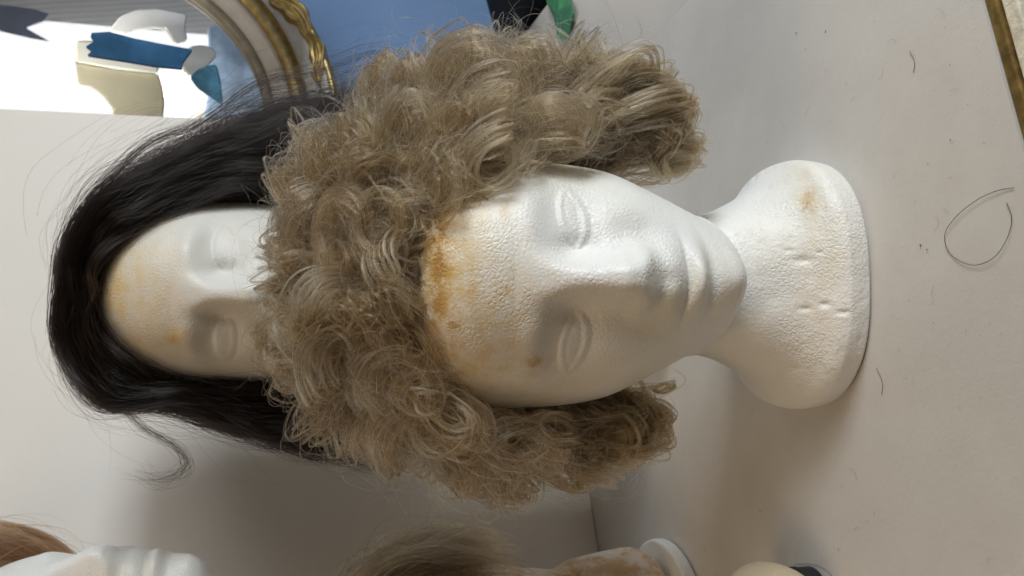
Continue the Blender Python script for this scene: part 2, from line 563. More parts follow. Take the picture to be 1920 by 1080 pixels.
def curl_lock(T, R, n, turns, axis, ribbon, spin, root=None, k=28, rad_jit=.16, frizz=.0016, wisps=None, spread=.0006):
    """strands, gathered in thin wisps, that leave the cap, run to T and wind round it"""
    nrm = norm(T - SK_C)
    if root is None:
        rd = nrm + np.array([0, .25, .35]) + rng.normal(size=3) * .14
        root = skull(rd[None])[0]
    ax = norm(axis)
    to = root - T
    u = to - ax * (to @ ax); u = norm(u)
    w = np.cross(ax, u) * spin
    ell = rng.uniform(.72, 1.25)
    phi0 = rng.uniform(.6, .85) * PI
    nw = wisps or max(1, int(n / 10))
    ww = rng.integers(0, nw, n) if nw < n else np.arange(n)

    def per(fn, j):                    # one value for each wisp, slightly different for each strand of it
        v = fn(nw)[ww]
        return (v + j * rng.normal(size=n))[:, None]
    rs = R * per(lambda q: 1 + rad_jit * rng.normal(size=q) + .15 * (rng.random(q) - .6), .02)
    wob = per(lambda q: rng.normal(size=q), .05)
    axo = ribbon * per(lambda q: rng.uniform(-1, 1, q), .03)
    tn = np.clip(turns * per(lambda q: 1 + .22 * rng.normal(size=q), .03), .25, None)
    drift = per(lambda q: .45 + .5 * rng.normal(size=q), .03)
    k1 = int(k * .38); k2 = k - k1
    s = np.linspace(0, 1, k2)[None]
    ph = -phi0 + s * tn * 2 * PI + .16 * wob
    rr = rs * (1 - .34 * s * per(lambda q: rng.uniform(.2, 1.5, q), 0))
    loop = (T + (rr * np.cos(ph))[..., None] * u + (rr * np.sin(ph))[..., None] * w * ell
            + (axo * (1 - .2 * s) + R * .55 * (s - .35) * tn * drift)[..., None] * ax)
    st = loop[:, 0]
    tg = norm(loop[:, 1] - loop[:, 0])
    rp = root + (rng.normal(size=(nw, 3)) * .0050)[ww] + rng.normal(size=(n, 3)) * .0006
    dist = np.linalg.norm(st - rp, axis=1, keepdims=True)
    out = norm(rp - SK_C)
    b1 = rp + out * dist * .30
    b2 = st - tg * dist * .42
    q = np.linspace(0, 1, k1, endpoint=False)[None, :, None]
    path = (1 - q)**3 * rp[:, None] + 3 * (1 - q)**2 * q * b1[:, None] + 3 * (1 - q) * q**2 * b2[:, None] + q**3 * st[:, None]
    P = np.concatenate([path, loop], 1)
    amp = np.linspace(.25, 1.0, k)[None, :, None]
    P = P + smooth_noise(nw, k, 3, 5)[ww] * frizz * 1.3 * amp
    P = P + smooth_noise(n, k, 3, 5) * spread * amp + rng.normal(size=(n, 1, 3)) * spread * .45
    stray = rng.random((n, 1, 1)) < .10
    P = P + np.where(stray, smooth_noise(n, k, 3, 5) * frizz * rng.uniform(1.5, 6, (n, 1, 1)) * amp, 0)
    return P


def clear_face(P, lim_y=-.004, keep=.015):
    px = project(P)
    bad = in_poly(px, FACE) & (P[..., 1] < lim_y)
    cnt = bad.sum(1)
    ok = (cnt <= 1) | (rng.random(len(P)) < keep)
    return P[ok]


CURLS = [  # x, y, radius (px of the photograph), depth factor of the shell, kind
    (765, 140, 56, 1.0, 'h'), (905, 135, 55, 1.0, 'v'), (975, 110, 48, 1.02, 'v'), (1108, 125, 42, 1.0, 'h'), (1185, 140, 36, .95, 'h'), (1238, 165, 34, .95, 'h'),
    (1248, 225, 38, .98, 'h'), (1266, 290, 26, .95, 'h'), (1195, 235, 46, .95, 'v'), (1130, 215, 52, 1.0, 'v'), (1040, 215, 56, 1.0, 'v'), (950, 225, 58, 1.0, 'v'), (860, 205, 52, 1.0, 'h'),
    (770, 225, 60, 1.0, 'v'), (685, 255, 58, 1.0, 'h'), (620, 300, 52, 1.0, 'v'), (604, 262, 40, .95, 'v'), (925, 292, 56, 1.02, 'v'), (690, 322, 58, 1.02, 'v'), (820, 318, 52, 1.0, 'v'),
    (574, 415, 52, 1.0, 'v'), (640, 432, 54, 1.02, 'h'), (722, 408, 56, 1.02, 'v'), (780, 392, 46, 1.02, 'h'), (535, 565, 40, .95, 'v'), (570, 530, 52, 1.0, 'v'), (655, 508, 54, 1.02, 'v'), (705, 560, 54, 1.02, 'v'),
    (600, 620, 56, 1.0, 'h'), (650, 690, 60, 1.0, 'd'), (738, 630, 46, 1.0, 'd'), (735, 735, 66, 1.0, 'd'), (630, 755, 56, .98, 'd'), (800, 755, 50, 1.0, 'd'), (835, 825, 58, 1.0, 'd'), (770, 835, 52, .98, 'd'),
    (905, 895, 40, 1.0, 'h'), (965, 835, 54, .98, 'd'), (1040, 825, 50, .95, 'v'), (1105, 795, 46, .9, 'v'), (1112, 862, 46, .98, 'v'), (1175, 840, 44, .95, 'v'), (1206, 780, 34, .9, 'h'), (1226, 745, 24, .85, 'h'), (1190, 815, 36, .92, 'h'),
    (710, 830, 46, .96, 'v'), (985, 330, 34, .98, 'v'), (1050, 268, 42, .96, 'v'), (850, 880, 42, .98, 'd'), (1000, 890, 40, .96, 'd'), (560, 330, 44, .98, 'v'), (530, 470, 40, .98, 'v'), (580, 700, 46, .97, 'd'),
    (830, 140, 46, .97, 'v'), (1040, 120, 46, .95, 'v'), (1150, 290, 36, .9, 'v'), (1215, 300, 36, .9, 'v'), (760, 480, 40, 1.0, 'v'), (770, 560, 36, 1.0, 'v'), (775, 650, 40, 1.0, 'd'), (850, 770, 44, 1.0, 'd'), (1160, 770, 34, .88, 'v'),
    (720, 130, 34, .96, 'h'), (1225, 265, 34, .80, 'v'), (1180, 275, 34, .80, 'v'), (1235, 315, 26, .78, 'h'), (1110, 255, 36, .82, 'h'), (1255, 250, 30, .86, 'v'),
    (1000, 800, 36, .82, 'v'), (1060, 790, 32, .8, 'v'), (1130, 775, 32, .8, 'h'), (1200, 745, 26, .76, 'h'), (950, 790, 36, .85, 'd'), (1020, 815, 34, .74, 'v'), (1090, 800, 34, .74, 'v'), (1160, 785, 30, .74, 'v'), (1215, 765, 24, .76, 'v'), (960, 815, 34, .8, 'v'), (1190, 760, 24, .70, 'h'), (1090, 905, 26, .98, 'h'), (640, 590, 46, 1.03, 'd'), (520, 640, 34, .95, 'h'),
    (1232, 800, 24, .9, 'v'), (1246, 735, 20, .86, 'v'), (1212, 860, 26, .92, 'v'), (1284, 240, 24, .95, 'v'), (1276, 190, 26, .95, 'v'),
    (792, 440, 24, .97, 'v'), (782, 510, 24, .97, 'h'), (784, 590, 26, .97, 'v'), (796, 665, 26, .97, 'd'), (838, 715, 26, .96, 'd'), (880, 375, 26, .97, 'v'), (830, 385, 28, .98, 'v'),
]
SCALE = .00031
for (cx, cy, R, kf, kind) in CURLS:
    cx = 885 + (cx - 885) * .985; cy = 507 + (cy - 507) * .945
    T = shell_point(cx, cy, kf * .87)
    view = norm(CAM - T); nrm = norm(T - EL_C)
    Rm = R * SCALE * rng.uniform(.88, 1.25)
    if cx > 1150: kind = 'v'
    if kind == 'v':      # loop seen face on
        axis = view + .6 * rng.normal(size=3); turns = rng.uniform(.55, 1.1); rib = Rm * .65; rj = .24
    elif kind == 'h':    # loop seen nearly from the side
        axis = np.cross(view, nrm + .5 * rng.normal(size=3)) + .6 * view; turns = rng.uniform(.6, 1.1); rib = Rm * .5; rj = .2
    else:                # long sweep
        axis = view * .8 + nrm * .3 + .3 * rng.normal(size=3); turns = rng.uniform(.4, .7); rib = Rm * .8; rj = .32
    if cx > 1130: turns = rng.uniform(.9, 1.4); rj = .2; rib *= 1.0; axis = axis + .5 * rng.normal(size=3)
    P = curl_lock(T, Rm, int(170 + R * 2.8), turns, axis, rib, 1 if rng.random() < .5 else -1, rad_jit=rj, frizz=.0019 if cx < 1130 else .0010, spread=.0005)
    P = clear_face(P)
    if len(P) > 20:
        rad = rng.uniform(.00004, .00013, len(P))
        curves_obj('curl', P - WIG_OFF, rad, M_blond, wig)
# fuller under layer, in the same form: smaller and deeper curls, also at the back of the wig
under = []
tries = 0
while len(under) < 270 and tries < 2000:
    tries += 1
    if len(under) < 215:
        x = rng.uniform(490, 1290); y = rng.uniform(65, 945)
        if not in_poly(np.array([[x, y]]), OUTER)[0]: continue
        T = shell_point(885 + (x - 885) * .965, 507 + (y - 507) * .93, rng.uniform(.55, .84))
    else:
        d = norm(np.array([rng.normal(), abs(rng.normal()) + .3, rng.normal() * .8 + .15]))
        T = EL_C + d * EL_R * rng.uniform(.75, .92)
    edge = project(T[None])[0][0] > 1120
    P = curl_lock(T, rng.uniform(.009, .014) if edge else rng.uniform(.010, .018), 130, rng.uniform(1.1, 1.7) if edge else rng.uniform(.5, 1.3), rng.normal(size=3), .006 if edge else .010, 1 if rng.random() < .5 else -1, k=26, rad_jit=.15 if edge else .3, frizz=.0014 if edge else .004)
    P = clear_face(P, keep=0)
    if len(P) > 10: under.append(P)
U = np.concatenate(under)
curves_obj('under_layer', U - WIG_OFF, rng.uniform(.00005, .00010, len(U)), M_blond, wig)

# short curled fringe hiding the cap's front edge
nfr = 2600
fx = rng.uniform(-.060, .060, nfr)
cl_ = (fx * 140 + rng.normal(size=nfr) * .35).astype(int)
ph_ = np.sin(cl_ * 12.9898) * 43758.5453; ph_ = ph_ - np.floor(ph_)
az_ = np.arctan2(fx, .055)
fr_root = np.stack([fx, -.052 + 9.0 * fx ** 2, .2640 - 9.5 * fx ** 2 + rng.normal(size=nfr) * .002], -1)
fr_n = norm(fr_root - SK_C)
fr_d = norm(np.stack([fx * 3 + (ph_ - .5) * .10, np.full(nfr, -.03), np.full(nfr, -.05)], -1)); fr_d = norm(fr_d - fr_n * (fr_d * fr_n).sum(-1, keepdims=True))
fr_s = np.cross(fr_n, fr_d)
t_ = np.linspace(0, 1, 18)[None, :, None]
R_ = ((.0045 + .0055 * ph_) * (1 + .15 * rng.normal(size=nfr)))[:, None, None]
an_ = t_ * (3.6 + 2.2 * ph_[:, None, None]) * np.where(ph_ > .5, 1, -1)[:, None, None]
tilt = (ph_[:, None, None] - .5) * 1.2
loop_ = fr_d[:, None] * np.sin(np.abs(an_)) * R_ * 1.25 + fr_s[:, None] * np.sign(an_) * (1 - np.cos(an_)) * R_ * .9 + fr_n[:, None] * (.002 + (1 - np.cos(an_)) * R_ * (.5 + tilt * .4))
FR = fr_root[:, None] + loop_ + smooth_noise(nfr, 18, 3, 4) * .0022 + rng.normal(size=(nfr, 1, 3)) * .0007
FR = rotz(FR, FRONT_RZ) + np.array([.002, 0, 0])
curves_obj('fringe', FR - WIG_OFF, rng.uniform(.00005, .0001, nfr), M_blond, wig)

# flyaway hairs round the outline
fly = []
for i in range(1900):
    a = rng.integers(0, len(OUTER)); b = (a + 1) % len(OUTER); f = rng.random()
    if rng.random() < .66:
        x = rng.uniform(500, 1290); y = rng.uniform(70, 940)
        if not in_poly(np.array([[x, y]]), OUTER)[0]: continue
    else:
        if 16 <= a <= 24: continue
        x = OUTER[a][0] * (1 - f) + OUTER[b][0] * f; y = OUTER[a][1] * (1 - f) + OUTER[b][1] * f
        x += (875 - x) * .06; y += (505 - y) * .06
    T = shell_point(885 + (x - 885) * .97, 507 + (y - 507) * .93, .95)
    P = curl_lock(T, rng.uniform(.009, .026), 1, rng.uniform(.4, 1.0), rng.normal(size=3), .002, 1 if rng.random() < .5 else -1, k=24, frizz=.004)
    fly.append(P)
FL = clear_face(np.concatenate(fly), keep=.03)
curves_obj('flyaway_hair', FL - WIG_OFF, rng.uniform(.00003, .00007, len(FL)), M_blond_fly, wig)


def cap_mesh(name, mat, parent, off, front_z, loc, rz, origin):
    """net cap: the head form pushed out, kept behind the hairline"""
    G = head_grid(120, 120, relief=False)
    Nn = grid_normals(G)
    G = G + Nn * off
    y, z, x = G[..., 1], G[..., 2], G[..., 0]
    keep = (z > .115) & ((y > .020 + .0 * z) | (z > front_z - .10 * np.abs(x)))
    W = rotz(G, rz) + np.asarray(loc) - np.asarray(origin)
    nr, nt = G.shape[:2]
    idx = np.arange(nr * nt).reshape(nr, nt)
    faces = []
    for i in range(nr - 1):
        for j in range(nt):
            j2 = (j + 1) % nt
            if keep[i, j] and keep[i + 1, j] and keep[i, j2] and keep[i + 1, j2]:
                faces.append((idx[i, j], idx[i, j2], idx[i + 1, j2], idx[i + 1, j]))
    used = sorted({v for f in faces for v in f}); mp = {v: i for i, v in enumerate(used)}
    V = W.reshape(-1, 3)[used]
    o = mesh_obj(name, V, [tuple(mp[v] for v in f) for f in faces], mat, parent)
    return o


cap_mesh('cap', M_cap, wig, .0025, .2585, (.002, 0, 0), FRONT_RZ, (0, 0, .20))

# ------------------------------------------------------------------ dark wig on the raised head
dwig = empty('dark_wig', (BACK_LOC[0], BACK_LOC[1], BACK_LOC[2] + .2))
tag(dwig, 'long black wig with a centre parting on the raised head at the back', 'wig')
DO = np.array([0, 0, .2])


def bspline(ctrl, k):
    """ctrl (n, m, 3) -> (n, k, 3) clamped Catmull-Rom"""
    n, m = ctrl.shape[:2]
    c = np.concatenate([2 * ctrl[:, :1] - ctrl[:, 1:2], ctrl, 2 * ctrl[:, -1:] - ctrl[:, -2:-1]], 1)
    t = np.linspace(0, m - 1, k); i = np.minimum(t.astype(int), m - 2); f = (t - i)[None, :, None]
    p0, p1, p2, p3 = c[:, i], c[:, i + 1], c[:, i + 2], c[:, i + 3]
    return .5 * (2 * p1 + (p2 - p0) * f + (2 * p0 - 5 * p1 + 4 * p2 - p3) * f**2 + (3 * p1 - p0 - 3 * p2 + p3) * f**3)


def dark_side(side, n, k=30):
    wide = 1.0 if side > 0 else .745
    NC = 170
    clump = rng.integers(0, NC, n)
    cj = rng.normal(size=(NC, 6))
    fc = rng.beta(.9, 1.1, NC); qc = rng.random(NC) ** .75
    tight = np.where(rng.random(n) < .75, 1.0, 3.5)
    f = np.clip(fc[clump] + rng.normal(size=n) * .030 * tight, 0, 1)          # 0 front hairline .. 1 back
    q = np.clip(qc[clump] + rng.normal(size=n) * .045 * tight, 0, 1.08)      # 0 inner .. 1 outer layer
    yp = -.064 + f * .150
    zp = .2635 + .022 * np.sin(np.clip(f * 1.25 + .05, 0, 1) * PI / 2) - .03 * np.clip(f - .75, 0, 1)
    cl = cj[clump]
    inner = [(.001, .000), (.022, -.005), (.049, -.030), (.0690, -.068), (.0755, -.112), (.080, -.165), (.082, -.215)]
    outer = [(-.024, .0185), (.032, .0205), (.076, -.004), (.110 * wide, -.050), (.141 * wide, -.102), (.168 * wide, -.160), (.176 * wide, -.225)]
    ys = np.array([-.004, -.004, .003, .016, .028, .036, .042])
    bk = [0, .004, .012, .016, .010, .004, .0]
    ctrl = np.zeros((n, 7, 3))
    for j in range(7):
        x = inner[j][0] * (1 - q) + outer[j][0] * q
        z = inner[j][1] * (1 - q) + outer[j][1] * q
        roundness = 1 - .42 * f ** 2 * min(1, j / 2)
        ctrl[:, j, 0] = side * (x * roundness) + rng.normal(size=n) * .0012
        ctrl[:, j, 2] = zp + z + cl[:, j % 6] * .0030
        ctrl[:, j, 1] = yp + (1 - f * .9) * ys[j] + f * bk[j] + cl[:, (j + 2) % 6] * .0036 - q * .012 * (j > 1) * (1 - f)
    P = bspline(ctrl, k)
    tt = np.linspace(0, 1, k)[None]
    wave = (np.sin(tt * (19 + 3 * cl[:, 5:6]) + cl[:, :1] * 2.5 + 2 * q[:, None]) * .0074 + cl[:, 4:5] * .0060) * tt
    P[..., 0] += wave * side
    P[..., 1] += np.cos(tt * (17 + 3 * cl[:, 3:4]) + cl[:, 1:2] * 3) * .0072 * tt
    P += smooth_noise(n, k, 3, 5) * .0016
    stray = (rng.random((n, 1, 1)) < .10)
    P += np.where(stray, smooth_noise(n, k, 3, 4) * .012 * tt[..., None], 0)
    return P


for side in (1, -1):
    P = dark_side(side, 9000)
    curves_obj('hair_side', P - DO, rng.uniform(.00006, .00011, len(P)), M_dark, dwig)
# flyaway hairs lifting off the parting and the outline
nf = 300
P = dark_side(1, nf); Q = dark_side(-1, nf)
FLY = np.concatenate([P, Q])
k = FLY.shape[1]
tt = np.linspace(0, 1, k)[None, :, None]
c0 = np.array([0, .01, .19])
FLY = FLY + norm(FLY - c0) * (rng.random((2 * nf, 1, 1)) ** 3 * .034 * np.sin(np.clip(tt * 1.3, 0, 1) * PI)) + smooth_noise(2 * nf, k, 3, 6) * rng.uniform(.003, .022, (2 * nf, 1, 1)) * (.3 + tt)
i0_ = rng.integers(0, 14, 2 * nf); ln_ = rng.integers(9, 17, 2 * nf)
idx_ = i0_[:, None] + np.linspace(0, 1, 16)[None] * ln_[:, None]
a_ = np.floor(idx_).astype(int); fr_ = (idx_ - a_)[..., None]; rw_ = np.arange(2 * nf)[:, None]
FLY = FLY[rw_, np.minimum(a_, k - 1)] * (1 - fr_) + FLY[rw_, np.minimum(a_ + 1, k - 1)] * fr_
tipc = np.linspace(0, 1, 16)[None, :, None] ** 2.2
FLY = FLY + tipc * rng.normal(size=(2 * nf, 1, 3)) * .016 + smooth_noise(2 * nf, 16, 3, 4) * .004
curves_obj('flyaway_hair', FLY - DO, rng.uniform(.00003, .00006, 2 * nf), M_dark, dwig)
cap_mesh('cap', M_cap_dark, dwig, .003, .268, BACK_LOC, 0, (BACK_LOC[0], BACK_LOC[1], BACK_LOC[2] + .2))
# loose lock curling away on the left
LC = [(268, 800, .60), (330, 838, .60), (350, 874, .60), (305, 899, .60), (258, 884, .60)]
PP = np.array([[at_depth(210, 740, .60)] + [at_depth(x, y, d) for x, y, d in LC]])
nl = 30
ctrl = np.repeat(PP, nl, 0) + rng.normal(size=(nl, 1, 3)) * .0011
ctrl += rng.normal(size=ctrl.shape) * np.array([.0012, .0014, .0018, .0024, .0035, .006])[None, :, None]
PL = bspline(ctrl, 30) - np.array(dwig.location)
curves_obj('loose_lock', PL, rng.uniform(.00006, .00010, nl), M_dark, dwig)

# ------------------------------------------------------------------ table, boards
M_table, nt, b = new_mat('table_white')
L = nt.links.new
tc = N(nt, 'ShaderNodeTexCoord')
n1 = N(nt, 'ShaderNodeTexNoise', Scale=9.0, Detail=5.0, Roughness=.6); L(tc.outputs['Object'], n1.inputs['Vector'])
n2 = N(nt, 'ShaderNodeTexNoise', Scale=160.0, Detail=3.0); L(tc.outputs['Object'], n2.inputs['Vector'])
n3 = N(nt, 'ShaderNodeTexNoise', Scale=600.0, Detail=2.0); L(tc.outputs['Object'], n3.inputs['Vector'])
c = mix_col(nt, ramp(nt, n1.outputs['Fac'], .35, .7), (.60, .575, .545), (.655, .635, .605))
spk = ramp(nt, n2.outputs['Fac'], .66, .76)
n4 = N(nt, 'ShaderNodeTexNoise', Scale=2.6, Detail=6.0, Roughness=.7); L(tc.outputs['Object'], n4.inputs['Vector'])
c = mix_col(nt, math_node(nt, 'MULTIPLY', ramp(nt, n4.outputs['Fac'], .52, .72), .35), c, (.54, .49, .43))
c = mix_col(nt, math_node(nt, 'MULTIPLY', spk, .25), c, (.40, .36, .31))
L(c, b.inputs['Base Color'])
b.inputs['Roughness'].default_value = .36
b.inputs['Specular IOR Level'].default_value = .35
bp = N(nt, 'ShaderNodeBump', Strength=.25, Distance=.0006)
L(math_node(nt, 'ADD', math_node(nt, 'MULTIPLY', n3.outputs['Fac'], .5), n2.outputs['Fac']), bp.inputs['Height']); L(bp.outputs['Normal'], b.inputs['Normal'])
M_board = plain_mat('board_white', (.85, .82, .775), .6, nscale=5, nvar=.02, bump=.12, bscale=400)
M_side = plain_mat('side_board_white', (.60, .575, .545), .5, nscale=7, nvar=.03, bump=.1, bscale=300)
M_gold_edge = plain_mat('edge_gold', (.23, .15, .045), .45, .6, nscale=90, nvar=.45, bump=.5, bscale=300)
M_raw_edge = plain_mat('edge_cream', (.70, .66, .54), .7, nscale=140, nvar=.2, bump=.8, bscale=260)

f0, f1 = on_table(1840, 0), on_table(1920, 290)           # front edge of the table
r0, r1 = on_table(1290, 0), on_table(1207, 93)            # right side, where the low board stands
s0, s1 = on_table(1110, 950), on_table(1130, 1080)        # seam with the big board
fd = norm((f0 - f1)[:2]); rd = norm((r1 - r0)[:2]); sd = norm((s0 - s1)[:2])


def cross2(p, d, q, e):
    A = np.array([[d[0], -e[0]], [d[1], -e[1]]]); t = np.linalg.solve(A, q - p)
    return p + d * t[0]


cFR = cross2(f0[:2], fd, r0[:2], rd)
cBR = cross2(s0[:2], sd, r0[:2], rd)
cFL = f1[:2] - fd * .75
cBL = s1[:2] - sd * .55
table = empty('table', (0, 0, 0))
tag(table, 'white table top with specks and a gilded front edge, all the heads stand on it', 'table')
poly = [cFL, cFR, cBR + rd * .02, cBL + rd * .02]
bm_ = prism([tuple(p) for p in poly], .022)
for v in bm_.verts: v.co.z -= .022
bm_obj('table_top', bm_, M_table, table)
nf_ = np.array([fd[1], -fd[0]])
if nf_[1] > 0: nf_ = -nf_
def strip(p0, p1, n2d, w, z0, z1):
    a = p0; b2 = p1
    return [(a[0], a[1]), (b2[0], b2[1]), (b2[0] + n2d[0] * w, b2[1] + n2d[1] * w), (a[0] + n2d[0] * w, a[1] + n2d[1] * w)], z0, z1
for nm, w0, w1, z0, z1, mt in (('gold_edge', .0005, .0062, -.021, -.0012, M_gold_edge), ('cream_edge', .0066, .0145, -.020, -.0035, M_raw_edge)):
    a = cFL + nf_ * w0; b2 = cFR + nf_ * w0
    pl, _, _ = strip(a, b2, nf_, w1 - w0, 0, 0)
    bm_ = prism(pl, z1 - z0, .0008)
    for v in bm_.verts: v.co.z += z0
    bm_obj(nm, bm_, mt, table)

# big white board at the back
e_top = on_plane(200, 213.5, (s0[0], s0[1], 0), np.array([sd[1], -sd[0], 0]))
bR = e_top[:2]; bL = s1[:2] - sd * .5
nb_ = np.array([-sd[1], sd[0]])
pl = [tuple(bL), tuple(bR), tuple(bR + nb_ * .006), tuple(bL + nb_ * .006)]
bm_ = prism(pl, .95, .0008)
big = bm_obj('white_board', bm_, M_board)
big.location = (0, 0, .0004)
tag(big, 'tall plain white board standing upright at the back edge of the table', 'board')
# a second white board lies flat to the right, a light seam between the two
nr_ = np.array([rd[1], -rd[0]])
if nr_[0] < 0: nr_ = -nr_
q0, q1 = on_table(1030, 0)[:2], on_table(986, 58)[:2]
qd = norm(q1 - q0)
e0 = cFR + rd * .05; e1 = cBR + rd * .42
pl = [tuple(e0 + nr_ * .0012), tuple(e0 + nr_ * .40), tuple(q0 - qd * .06 ), tuple(q1 + qd * .16), tuple(e1 + nr_ * .0012)]
bm_ = prism(pl, .0205, .0008)
for v in bm_.verts: v.co.z -= .022
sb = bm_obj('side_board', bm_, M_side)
tag(sb, 'white board lying flat beside the table, a strip of green tape on it', 'board')

# blue wall behind everything
M_blue = plain_mat('wall_blue', (.165, .285, .52), .7, nscale=6, nvar=.04, bump=.35, bscale=180)
wall_n = norm(np.array([.26, -.965, 0]))
wall_p = np.array([.30, .82, 0])
wdir = np.array([-wall_n[1], wall_n[0], 0])
wv = [wall_p + wdir * s + np.array([0, 0, z]) for s, z in ((-1.6, -.75), (1.6, -.75), (1.6, 1.9), (-1.6, 1.9))]
w2 = [v - wall_n * .10 for v in wv]
wl = mesh_obj('wall', wv + w2, [(0, 1, 2, 3), (7, 6, 5, 4), (0, 4, 5, 1), (1, 5, 6, 2), (2, 6, 7, 3), (3, 7, 4, 0)], M_blue, None, False)
tag(wl, 'blue painted wall behind the gilded mirror', 'wall', kind='structure')
M_floor = plain_mat('floor_dark', (.10, .08, .065), .6, nscale=8, nvar=.3)
fl = mesh_obj('floor', [(-2.5, -2.5, -.75), (2.5, -2.5, -.75), (2.5, 2.0, -.75), (-2.5, 2.0, -.75)], [(0, 1, 2, 3)], M_floor, None, False)
tag(fl, 'dark floor below the white table', 'floor', kind='structure')

# ------------------------------------------------------------------ mirror
M_gold = plain_mat('frame_gold', (.52, .385, .16), .34, .8, nscale=70, nvar=.28, bump=.45, bscale=160)
M_silver = plain_mat('frame_white', (.84, .83, .79), .35, 0.0, nscale=30, nvar=.08, bump=.15, bscale=120)
M_rim = plain_mat('frame_rim', (.42, .38, .30), .4, .2, nscale=40, nvar=.2)
M_glass, nt, b = new_mat('mirror_glass')
b.inputs['Base Color'].default_value = (.93, .94, .94, 1); b.inputs['Metallic'].default_value = 1.0; b.inputs['Roughness'].default_value = .02
nzz = N(nt, 'ShaderNodeTexNoise', Scale=40.0); rmp = ramp(nt, nzz.outputs['Fac'], .3, .9)
nt.links.new(math_node(nt, 'ADD', .012, math_node(nt, 'MULTIPLY', rmp, .025)), b.inputs['Roughness'])

mir_d = wall_n          # faces along wall_n
mir_p = wall_p + wall_n * .035
cen = on_plane(122, 230, mir_p, mir_d)
ptA = on_plane(122 + 378, 230, mir_p, mir_d); ptB = on_plane(122, 230 - 300, mir_p, mir_d)
SA = abs((cen - ptA)[2]) / 1.0
SB = np.linalg.norm(ptB - cen)
MXA = wdir; MZA = np.array([0, 0, 1.0])
mroot = empty('mirror', tuple(cen), (0, 0, math.atan2(wdir[1], wdir[0])))
tag(mroot, 'oval mirror in a white and gold carved frame hanging on the blue wall', 'mirror')
# local frame: x along wdir, z up, -y towards the room
NA = 220


def sweep(name, prof, mat, closed=True):
    """prof: list of (outward offset, height towards the room)"""
    ang = np.linspace(0, 2 * PI, NA, endpoint=False)
    base = np.stack([SB * np.cos(ang), SA * np.sin(ang)], -1)
    nrm2 = norm(np.stack([np.cos(ang) / SB, np.sin(ang) / SA], -1))
    verts = []; m = len(prof)
    for i in range(NA):
        for o_, h_ in prof:
            p = base[i] + nrm2[i] * o_
            verts.append((p[0], -h_, p[1]))
    faces = []
    for i in range(NA):
        i2 = (i + 1) % NA
        for j in range(m if closed else m - 1):
            j2 = (j + 1) % m
            faces.append((i * m + j, i2 * m + j, i2 * m + j2, i * m + j2))
    return mesh_obj(name, verts, faces, mat, mroot)


def arcp(c, r, a0, a1, n):
    return [(c[0] + r * math.cos(t), c[1] + r * math.sin(t)) for t in np.linspace(a0, a1, n)]


u = SB / 300.0     # metres per pixel of the photograph at the mirror
disc = [(SB * 1.01 * math.cos(a), -.006, SA * 1.01 * math.sin(a)) for a in np.linspace(0, 2 * PI, NA, endpoint=False)]
gl = mesh_obj('glass', disc, [tuple(range(NA))], M_glass, mroot, False)
sweep('inner_rim', [(-2 * u, .004), (-2 * u, .018), (6 * u, .022), (14 * u, .018), (16 * u, .012), (16 * u, .004)], M_rim)
sweep('white_cove', [(16 * u, .004), (16 * u, .020), (24 * u, .021), (34 * u, .026), (42 * u, .034), (42 * u, .004)], M_silver)
sweep('gold_bead', [(42 * u, .004)] + [(57 * u - 15 * u * math.cos(t), .036 + 13 * u * math.sin(t)) for t in np.linspace(0, PI, 9)] + [(72 * u, .004)], M_gold)
sweep('white_channel', [(72 * u, .004), (72 * u, .030), (80 * u, .026), (92 * u, .026), (104 * u, .031), (110 * u, .036), (110 * u, .004)], M_silver)
sweep('gold_rim', [(110 * u, .004), (110 * u, .034), (116 * u, .038), (123 * u, .034), (128 * u, .022), (128 * u, .004)], M_gold)


def leaf(name, ang, flip, ln, wd):
    """carved acanthus leaf lying along the outer edge of the frame"""
    nu, nv = 26, 15
    verts = []
    for i in range(nu):
        s = i / (nu - 1)
        a = ang + flip * (s - .5) * ln
        w = wd * (math.sin(PI * min(1, s * 1.04)) ** .7) * (1 + .16 * math.sin(s * 19)) + .001
        bend = 8 * u * math.sin(s * PI * 1.6)
        for j in range(nv):
            tv = j / (nv - 1) * 2 - 1
            o_ = 104 * u + bend + tv * w
            h_ = .032 + .016 * (1 - tv * tv) ** .8 * (.35 + .65 * math.sin(PI * s)) - .007 * math.exp(-(tv / .16) ** 2) + .0035 * math.cos(tv * 9 + 3 * s)
            if j in (0, nv - 1): h_ = .012
            bx, bz = SB * math.cos(a), SA * math.sin(a)
            nx, nz = math.cos(a) / SB, math.sin(a) / SA
            ll = math.hypot(nx, nz); nx /= ll; nz /= ll
            verts.append((bx + nx * o_, -h_, bz + nz * o_))
    faces = [(i * nv + j, i * nv + j + 1, (i + 1) * nv + j + 1, (i + 1) * nv + j) for i in range(nu - 1) for j in range(nv - 1)]
    faces += [tuple(range(nv)), tuple(range((nu - 1) * nv, nu * nv))]
    return mesh_obj(name, verts, faces, M_gold, mroot)


for (ang, flip, ln, wd) in ((-58, 1, .30, 20 * u), (-44, 1, .26, 17 * u), (-72, -1, .26, 15 * u), (-86, 1, .2, 13 * u), (-104, -1, .2, 13 * u), (-120, 1, .28, 17 * u), (-31, 1, .22, 14 * u)):
    leaf('leaf', math.radians(ang), flip, ln, wd)

